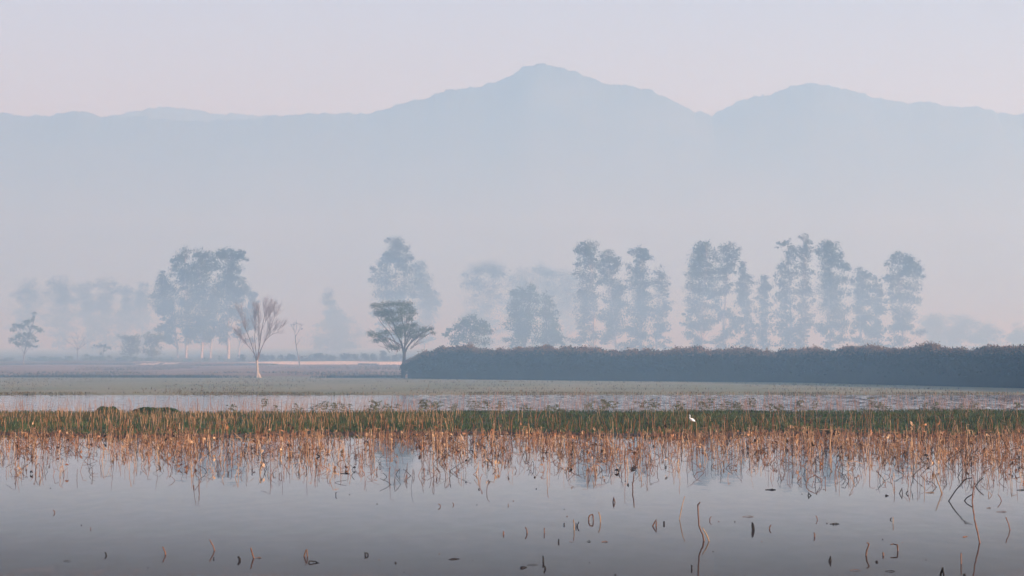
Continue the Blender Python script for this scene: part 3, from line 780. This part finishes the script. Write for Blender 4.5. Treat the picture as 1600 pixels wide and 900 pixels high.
# ------------------------------------------------------------------ lotus stalks
MS = ['straw', 'rusty', 'brown', 'black']
def smooth_line(P, n=3):
    P = np.asarray(P, float); tt = np.linspace(0, len(P) - 1, (len(P) - 1) * n + 1)
    return np.stack([np.interp(tt, range(len(P)), P[:, k]) for k in range(3)], 1)
def stalk_shape(r, kind, h):
    """points from the foot (just below water) upwards"""
    a = r.uniform(0, 2 * math.pi) ; dx, dy = math.cos(a), math.sin(a) * .8
    foot = np.array([0, 0, -.06]); ln = r.normal(scale=.10)
    if kind == 'up':
        P = [foot, [ln * h * .5, 0, h * .5], [ln * h + r.normal() * .02, r.normal() * .03, h]]
        if r.random() < .25: P.append([P[-1][0] + dx * .08, dy * .06, h - r.uniform(-.03, .06)])
    elif kind == 'kink':
        k = h * r.uniform(.45, .95); L = h * r.uniform(.4, 1.0); t = r.uniform(-1.2, .1)
        top = np.array([ln * k + r.normal() * .06, r.normal() * .05, k])
        e = top + np.array([dx * L * math.cos(t), dy * L * math.cos(t), L * math.sin(t)]); e[2] = max(e[2], -.02)
        P = [foot, top, e]
    elif kind == 'arch':
        w_ = h * r.uniform(.4, 1.2)
        P = [foot, [dx * w_ * .12, dy * w_ * .12, h * .75], [dx * w_ * .45, dy * w_ * .45, h], [dx * w_ * .8, dy * w_ * .8, h * .7], [dx * w_, dy * w_, -.04]]
    elif kind == 'tri':
        w_ = h * r.uniform(.5, 1.3); P = [foot, [dx * w_ * .2, dy * w_ * .2, h], [dx * w_, dy * w_, -.03]]
    else:   # leaning, fallen
        L = h * r.uniform(.9, 1.6); t = r.uniform(.12, .75)
        P = [foot, [dx * L * .5 * math.cos(t), dy * L * .5 * math.cos(t), L * .5 * math.sin(t) + .01], [dx * L * math.cos(t), dy * L * math.cos(t), L * math.sin(t) + r.normal() * .02]]
    P = smooth_line(P, 3)
    P[1:-1] += r.normal(size=(len(P) - 2, 3)) * .006
    return P
rs = np.random.default_rng(99)
NB = 14500
bed = []
while len(bed) < NB:
    x_ = rs.uniform(-29, 29)
    u = rs.random()
    px_n = x_ / 22
    near = 68.5 - 4.0 * sm(4, 13, np.array(x_)) + 1.6 * math.sin(x_ * .55) + 1.4 * math.sin(x_ * 1.43 + 1)
    y_ = near + (94.6 - near) * u ** .74 + rs.normal() * .3
    if rs.random() < .045: y_ = near - rs.exponential(2.2)
    dn = .55 + .45 * math.sin(x_ * 1.1 + 2 + y_ * .2) * math.sin(x_ * .47) + .3 * math.sin(x_ * 3.1 + y_ * .9) * math.sin(y_ * .8 - x_ * .6) + .35 * float(sm(2, 12, np.array(x_)))
    edge = float(sm(near - 1, near + 11, np.array(y_)))
    if y_ < near - 7 or (y_ > near and rs.random() > (.12 + .88 * edge) * dn * .95): continue
    bed.append((x_, y_, near))
bed.sort(key=lambda b_: b_[1])
def pick(r, y_, near):
    k = r.choice(['up', 'kink', 'arch', 'tri', 'lean'], p=[.38, .29, .015, .065, .25])
    h = (r.gamma(4, .06) + .10) * (.7 + .3 * min(1, max(0, (y_ - near) / 8))) * (1 - .36 * float(sm(84, 94, np.array(y_))))
    if k in ('tri', 'arch'): h *= .6
    if k == 'lean': mi = r.choice([1, 2, 3], p=[.2, .4, .4])
    elif k in ('tri', 'arch'): mi = r.choice([1, 2, 3], p=[.25, .4, .35])
    elif k == 'kink': mi = r.choice([0, 1, 2, 3], p=[.35, .3, .22, .13])
    else: mi = r.choice([0, 1, 2, 3], p=[.24, .36, .32, .08])
    if k == 'up' and r.random() < .05: h *= 1.6
    return k, min(h, .95), int(mi), r.uniform(.0033, .0080)
def zone(px):
    return ('far left', 'at left', 'left of centre', 'at the centre', 'right of centre', 'at right', 'far right')[int(min(6.99, max(0, px / 1600 * 7)))]
stuff = MB(); n_ind = 0
BG = 'dead stalks along the near edge of the reed bed'
for (x_, y_, near) in bed:
    k, h, mi, rad = pick(rs, y_, near)
    if near - 12 < y_ < 200 and n_ind < 225 and abs(x_) < y_ * .174:
        P = stalk_shape(rs, k, h); mm_ = MB(); mm_.tube(P, np.linspace(rad, rad * .7, len(P)), 5)
        o = mm_.build('dead_stalk', M[MS[mi]], smooth=True); o.location = (x_, y_, 0)
        desc = {'up': 'upright %s stalk', 'kink': '%s stalk snapped over at the top', 'arch': '%s stalk arched into the water', 'tri': '%s stalk folded into a triangle', 'lean': '%s stalk leaning low'}[k] % ['straw coloured', 'rusty', 'brown', 'blackish'][mi]
        set_props(o, ('tall ' if h > .42 else 'short ' if h < .26 else '') + desc + ' at the reed edge, ' + zone(800 + x_ / y_ * F), 'stalk', BG); n_ind += 1
    else:
        P = stalk_shape(rs, k, h) + np.array([x_, y_, 0]); stuff.tube(P, np.linspace(rad, rad * .7, len(P)), 4, mi)
        if rs.random() < .10:      # withered leaf hanging off the stalk
            stuff.quads(leaves(P[-2:][:1] + rs.normal(size=(3, 3)) * .02, .11, .05, .6), mi)
set_props(stuff.build('dead_reeds', [M[k] for k in MS], smooth=True), 'dense bed of dead orange and brown stalks standing in the water', 'reeds', kind='stuff')

# individually placed stalks of the open water: (x, waterline y, points up in px, material, thickness, label)
FG = [
 (86,801.5,[(0,0),(-1,2),(-3,5)],2,.9,'short bent stalk alone in the left open water, highest of the left ones'),
 (141.5,827,[(0,0),(0,3)],2,.6,'tiny thin stub right of a dark speck in the left open water'),
 (166,868,[(0,0),(-.5,2.5),(-2,4.5)],3,1.2,'short thick curved dark stub, lower left'),
 (260,866.5,[(0,0),(-2,4),(-6,12)],1,1.2,'rusty stalk leaning left with its reflection like an arrowhead, lower left'),
 (337,860,[(0,0),(-4,7),(-9.5,17)],1,1.1,'long rusty stalk leaning left above a tiny dark stub'),
 (334,873.5,[(0,0),(0,3)],3,1.0,'tiny dark stub just below the long rusty leaning stalk'),
 (375,876,[(0,0),(-1,3),(-2.5,6)],3,1.9,'thick black stub left of the forked rusty stalk'),
 (399,872,[(0,0),(-4,5),(-6,10),(-7,16)],1,1.4,'rusty curved stalk rising from a floating crossbar'),
 (474,869.5,[(0,0),(3,7),(5.5,11.5),(6,5),(6.2,0)],2,1.1,'narrow triangular bent stalk beside a floating loop'),
 (481,879.3,[(0,0),(2,2.2),(6,2.6),(12,1.2),(18,.1)],3,.9,'dark loop of stalk lying flat on the water under the triangular one'),
 (570.5,868,[(0,0),(0,4.5),(4,2.3),(7.5,0)],3,1.1,'small black triangle of bent stalk alone left of centre'),
 (303,762,[(0,0),(0,4)],2,.8,'little brown stub just off the left part of the reed bed'),
 (311,766,[(0,0),(.2,9),(.2,16)],1,.8,'thin upright stalk next to the little brown stub'),
 (524.5,774,[(0,0),(0,3.8),(2,4.6)],3,.8,'tiny dark bracket-shaped stalk below the reed bed'),
 (689,791.5,[(0,0),(-1.5,2.5),(-4,4.5)],2,.9,'left one of two small arrowhead stalks near the centre'),
 (709.5,789,[(0,0),(-1,2),(-2.5,3.5)],2,.7,'right and smaller one of two small arrowhead stalks near the centre'),
 (746.5,765,[(0,0),(2.5,2)],3,1.2,'tiny dark hooked stub right of the centre reed edge'),
 (760.5,769,[(0,0),(.3,7),(2,12),(4.5,15)],2,.6,'thin stalk bowed like a bracket, off the centre of the reed bed'),
 (794,790,[(0,0),(0,3)],2,.7,'tiny upright stub below the thin bowed stalk'),
 (787,835,[(0,0),(0,5)],1,1.3,'stout rusty stub, leftmost of three upright stubs right of centre'),
 (823.7,833,[(0,0),(-.5,4),(-3,9)],2,1.1,'bent brown stalk, middle of three upright stubs right of centre'),
 (850.5,833,[(0,0),(0,8)],2,.9,'slender brown stub, rightmost of three upright stubs right of centre'),
 (873,847,[(0,0),(0,5)],3,1.2,'black stub left of the two floating dashes'),
 (882,820.3,[(0,0),(-.8,2),(0,3)],3,1.0,'very small dark wedge-like stub under two red specks'),
 (897.5,828,[(0,0),(-.5,7),(-1.5,16)],0,1.1,'pale straw upright stalk beside the K-shaped pair'),
 (900,823,[(0,0),(0,6)],3,.9,'dark upright of the K-shaped pair of stalks'),
 (901.5,823,[(0,0),(1,3),(3,7)],3,1.0,'dark slanting stroke of the K-shaped pair of stalks'),
 (919.5,813,[(0,0),(.3,4),(2.5,8),(6.5,9),(7.5,5),(8,0)],2,1.1,'brown stalk bent into a closed D-shaped hoop'),
 (938.7,816,[(0,0),(-.7,8),(-3.2,16)],0,1.1,'straw stalk with gentle bend right of the D-shaped hoop'),
 (957,785,[(0,0),(2,8),(5,0)],2,1.0,'stalk folded to a slim diamond with its reflection'),
 (978,758,[(0,0),(3.8,3),(4,0)],3,.9,'tiny dark triangle close under the reed bed right of centre'),
 (989,765,[(0,0),(-.5,8),(1,18),(2,27)],2,1.1,'tall knotted brown stalk standing before the reed bed right of centre'),
 (1017,822,[(0,0),(8.3,10.3),(8.6,0)],2,1.1,'bent stalk like a triangle pointing left beside a black stub'),
 (1037.5,819,[(0,0),(0,4.5)],3,1.5,'black stub right of the left-pointing triangle'),
 (1061,811.5,[(0,0),(4,18),(9,36)],0,.9,'long thin straw stalk leaning right in the open water'),
 (1101,845,[(0,0),(-3,9),(-6,17),(-9,25),(-10,40),(-10,56),(-7,60)],2,1.2,'longest dark stalk with a hooked tip rising out of the open water'),
 (1110,845.5,[(0,0),(-5,8),(-12.5,21)],0,1.2,'straw stalk leaning against the longest hooked one'),
 (1108.5,813.5,[(0,0),(.6,3),(3,6.5)],2,.7,'thin little hooked stalk right of the longest one'),
 (1080.5,889,[(0,0),(0,6)],3,1.2,'black stub near the bottom edge left of the long reflection'),
 (961.5,902,[(0,0),(0,5)],3,1.4,'dark stub cut by the bottom edge of the view right of centre'),
 (1175.6,828,[(0,0),(0,11.7),(1.8,6),(3.6,0)],3,1.5,'thick black narrow triangle of bent stalk'),
 (1202.3,826.5,[(0,0),(.3,3),(2.4,6.3)],2,.9,'brown bracket-shaped stalk right of the thick black triangle'),
 (1262.5,774.5,[(0,0),(.5,5),(8.5,0)],3,1.0,'black triangle of stalk pointing right under the reed bed'),
 (1278,812.5,[(0,0),(-1,3),(-3,6.5)],1,.9,'small rusty arrowhead stalk left of the floating cross'),
 (1273,838.5,[(0,0),(-.2,3),(-1,6.3)],2,1.0,'short brown curved stub below the rusty arrowhead'),
 (1294.5,877,[(0,0),(3.5,7),(3.7,0)],3,1.5,'thick black triangle of stalk pointing left near the bottom'),
 (1352.5,868,[(0,0),(2,8),(5.6,17),(4.5,19),(2,19.6)],2,1.1,'brown stalk leaning right with a curled tip, lower right'),
 (1380.3,868,[(0,0),(0,2.5),(-.6,4.5)],2,1.2,'short brown stub between the round pod and the seven-shaped stalk'),
 (1403,861,[(0,0),(-.3,5),(-1.3,10),(-6,10.2),(-11,10)],2,1.1,'stalk bent like a seven with a horizontal tip'),
 (1395.5,818,[(0,0),(0,10)],0,.9,'pale thin upright stub beside a tiny hook above the seven-shaped stalk'),
 (1391,812,[(0,0),(.5,1.5),(2.2,3)],3,.9,'tiny dark hook left of the pale thin stub'),
 (1532,848,[(0,0),(-5,18),(-9,37),(-12,55),(-13,64),(-11,88)],1,1.35,'thickest long straw stalk rising out of the open water at right'),
 (1579.5,828,[(0,0),(-3,8),(-7.5,20)],1,1.0,'rusty stalk leaning left near the right edge'),
 (1468.8,903,[(0,0),(2,9),(4,16),(7.5,0)],3,1.4,'black folded stalk cut by the bottom edge, lower right'),
 (1502,881,[(0,0),(0,17)],1,1.1,'straight upright rusty stalk near the bottom right'),
 (1479.5,783,[(0,0),(14,17),(29,34),(40,36.5)],3,1.1,'long dark stalk slanting right from the water with a bent tip'),
 (1504,782.5,[(0,0),(7,5),(16,10)],3,1.1,'dark low stalk slanting right under the thick straw stalk'),
 (1522,760,[(0,0),(7,7),(15,14)],3,1.1,'dark stalk slanting right above the thick straw stalk'),
 (1473,771,[(0,0),(-5,12),(-11,28)],0,1.3,'straw stalk slanting left off the right part of the reed bed'),
 (1403,771,[(0,0),(6.7,9),(7,0)],3,.8,'dark thin triangle pointing left beside a smaller hook'),
 (1415,771,[(0,0),(1.5,2),(4,4)],3,.9,'small dark hook beside the thin triangle'),
 (1544.5,774,[(0,0),(.3,6),(8.3,0)],0,.8,'pale thin triangle of stalk at the right edge of the reed bed'),
 (1566,782.5,[(0,0),(-3,5),(-7,10)],1,.9,'rusty bent stalk right of the pale thin triangle'),
 (1259,757,[(0,0),(1,5),(5,10),(15,14.5),(23,9),(25,4),(25,0)],1,.9,'large rusty stalk arched like a hoop at the reed bed edge'),
 (852,862+27,[(0,0),(-.5,3),(-2,6)],3,1.3,'lower one of two short black stubs, bottom centre'),
 (849,878,[(0,0),(0,4),(-.5,9)],3,1.2,'upper one of two short black stubs, bottom centre'),
]
for (px, py, pts, mi, th, lab) in FG:
    g = G(px, py); k = g[1] / F
    P = []; yo = 0.0
    for i, (dx_, dy_) in enumerate(pts):
        P.append([dx_ * k, rs.normal() * .01 * i, dy_ * k])
    P[0][2] = -.05
    if pts[-1][1] == 0: P[-1][2] = -.05
    P = smooth_line(P, 3); P[1:-1] += rs.normal(size=(len(P) - 2, 3)) * .0018
    mm_ = MB(); r_ = (.0105 if mi > 1 else .0082) * th * (1 + .25 * (g[1] - 40) / 30)
    mm_.tube(P, np.linspace(r_, r_ * .75, len(P)) * (1 + .12 * rs.normal(size=len(P)).clip(-1, 1)), 6)
    o = mm_.build('broken_stalk', M[('wet_straw', 'wet_rusty', 'brown', 'black')[mi]], smooth=True); o.location = g
    set_props(o, lab, 'stalk', 'broken stalks in the open water')

# floating pieces: (x, y, width px, thickness px, material, label)
def floating(px, py, wd, th, mi, lab, shape='twig'):
    g = G(px, py); k = g[1] / F; wd *= k; th *= k
    m = MB()
    if shape == 'twig':
        P = smooth_line([[-wd / 2, 0, .004], [-wd * .1, wd * .1, .010], [wd * .15, .02, .012], [wd / 2, wd * .05, .004]], 3)
        m.tube(P, th * .5 * np.interp(np.linspace(0, 1, len(P)), [0, .5, .65, 1], [.6, 1, 1.6 if th > .008 else 1, .5]), 6)
        nm, ct = 'floating_twig', 'twig'
    elif shape == 'leaf':
        n = 11; tt = np.linspace(-1, 1, n)
        P = np.stack([tt * wd / 2, .05 * np.sin(tt * 2), .003 + th * .12 * (1 - tt ** 2)], 1)
        m.tube(P, th * .22 * np.sqrt(np.clip(1 - tt ** 2, 0.02, 1)) + .001, 8, flat=4)
        nm, ct = 'floating_leaf', 'leaf'
    else:
        n = 9; tt = np.linspace(-1, 1, n)
        P = np.stack([0 * tt, 0 * tt, tt * wd / 2 + wd * .15], 1)
        m.tube(P, wd / 2 * np.sqrt(np.clip(1 - tt ** 2, .03, 1)), 8)
        nm, ct = ('seed_pod', 'seed pod') if wd / k > 2.3 else ('floating_scrap', 'plant scrap')
    o = m.build(nm, M[('wet_straw', 'wet_rusty', 'brown', 'black')[mi]], smooth=True); o.location = g
    return set_props(o, lab, ct, 'pieces floating on the open water')
for a in [
 (105,877,11,.8,3,'faint greyish twig floating flat, lower left'), (539,740,15,1.2,3,'black twig floating at the reed bed edge left of centre'),
 (404,872,9,1.1,2,'brown crossbar twig floating at the foot of the rusty curved stalk'),
 (893,846.6,7,.6,2,'thin faint twig, leftmost of three floating in a row'), (920,846.5,6,1.1,3,'dark short twig, middle of three floating in a row'),
 (945,847,10,1.0,1,'rusty twig, rightmost of three floating in a row'), (1169,807.5,17,.8,2,'long thin brown twig floating above the thick black triangle'),
 (1336.5,891.5,17,.8,1,'long rusty twig floating near the bottom right'), (1304,819,15,1.3,3,'dark twig with a lump floating like a cross'),
 (1391,893,15,1.2,3,'dark arrow-like twig floating at the bottom right'), (1204,765.5,17,1.5,3,'black heavy twig floating in the right reed edge'),
 (1453,770,14,1.0,0,'straw coloured twig floating off the right reed edge'), (1545,794,7,.8,2,'short brown twig floating under the right reed edge'),
 (1565,800,16,.8,2,'long brown twig floating near the right edge'), (1595,766,13,1.0,3,'dark twig floating cut by the right edge'),
 (832,883,16,.9,3,'dark arrow-like twig beside the floating leaf, bottom centre')]: floating(*a)
floating(709.5, 874, 17, 2.6, 3, 'long flat black leaf floating left of centre at the bottom', 'leaf')
floating(818, 887.5, 11, 3.6, 3, 'pointed thick black leaf floating at the bottom centre', 'leaf')
floating(1508, 839, 10, 1.6, 1, 'short rusty leaf floating left of the thick straw stalk', 'leaf')
floating(1386, 775, 6, 2.8, 3, 'small black wedge leaf floating by the right reed edge', 'leaf')
for px, py, wd, lab in ((618, 880, 3.2, 'round black seed pod floating alone left of centre'), (1370, 878.5, 4.2, 'round black seed pod floating, lower right'), (1507, 899, 4.5, 'black seed pod at the bottom edge by the upright rusty stalk'),
                        (1523, 756, 2.8, 'round black seed pod hanging at the right reed edge'), (835.5, 746, 2.8, 'round black seed pod by the centre reed edge'), (1302, 819.5, 3.0, 'dark seed pod lying on the floating cross twig')):
    floating(px, py, wd, wd, 3, lab, 'pod')
for px, py in ((127,821),(231,887),(61,744.5),(79,763),(477,882.5),(592,875),(631,894),(546,773),(589,787.5),(745,789),(802,783),(881.5,796),(886,807),(686.5,865.5),(738.5,876),(1123,815),(1148,815.5),(1114,862),
               (1190,846.5),(1253,772),(1276,772),(1292,818),(1379,843),(1447,875),(1410,848),(838,764),(977,752),(921,879)):
    o = floating(px, py, rs.uniform(1.3, 2.0), 1, 3 if rs.random() < .7 else 2, 'tiny dark plant scrap floating on the open water', 'dot')
    o['group'] = 'tiny scraps floating on the open water'
    o['label'] = 'tiny dark plant scrap on the open water, ' + ('close to the reeds' if py < 800 else 'midway down' if py < 860 else 'near the bottom') + ', ' + zone(px)

# ------------------------------------------------------------------ egret
g = G(1080.5, 664, .05); k = g[1] / F
eg = empty('egret', g, 'small white egret standing in the green grass strip', 'bird')
P = np.array([[.13, 0, .11], [.09, 0, .135], [.04, 0, .16], [-.01, 0, .185], [-.045, 0, .215], [-.06, 0, .25], [-.055, 0, .285], [-.05, 0, .315], [-.06, 0, .335], [-.085, 0, .338]]) * 1.05
r_ = np.array([.008, .035, .058, .055, .034, .020, .016, .017, .020, .008])
m = MB(); m.tube(P, r_, 10); m.build('body', M['white'], eg, True)
m = MB(); m.tube(np.array([[-.087, 0, .355], [-.15, 0, .348]]), [.006, .002], 5); m.build('beak', M['beak'], eg)
for s_ in (-1, 1):
    m = MB(); m.tube(np.array([[.03, s_ * .02, .13], [.035, s_ * .022, .06], [.025, s_ * .022, -.01]]), .005, 5); m.build('leg', M['legs'], eg)

# ------------------------------------------------------------------ haze and ground mist
def air(name, lo, hi, dens, colr, label, g=0.30):
    m = MB(); x0, y0, z0 = lo; x1, y1, z1 = hi
    v = [(x0,y0,z0),(x1,y0,z0),(x1,y1,z0),(x0,y1,z0),(x0,y0,z1),(x1,y0,z1),(x1,y1,z1),(x0,y1,z1)]
    f = [(0,3,2,1),(4,5,6,7),(0,1,5,4),(1,2,6,5),(2,3,7,6),(3,0,4,7)]
    me = bpy.data.meshes.new(name); me.from_pydata(v, [], f); me.update()
    o = bpy.data.objects.new(name, me); col.objects.link(o)
    mt = bpy.data.materials.new(name); mt.use_nodes = True; t = mt.node_tree; t.nodes.clear()
    out = t.nodes.new('ShaderNodeOutputMaterial'); pv = t.nodes.new('ShaderNodeVolumePrincipled')
    pv.inputs['Color'].default_value = (*colr, 1); pv.inputs['Absorption Color'].default_value = (1, 1, 1, 1); pv.inputs['Density'].default_value = dens; pv.inputs['Anisotropy'].default_value = g
    t.links.new(pv.outputs[0], out.inputs['Volume']); me.materials.append(mt)
    return set_props(o, label, kind='stuff')
air('haze', (-1300, -220, -2), (1300, 3400, 285), HAZE_D, HAZE_COL, 'thin pale morning haze over the whole plain')
air('mist', (-1100, 150, -1.2), (1100, 1400, 62), MIST_D, HAZE_COL, 'thicker ground mist lying over the far fields')
air('ground_fog', (-1000, 158, -.8), (1000, 1300, 9), FOG_D, HAZE_COL, 'low fog hugging the far fields and veiling the tree feet')
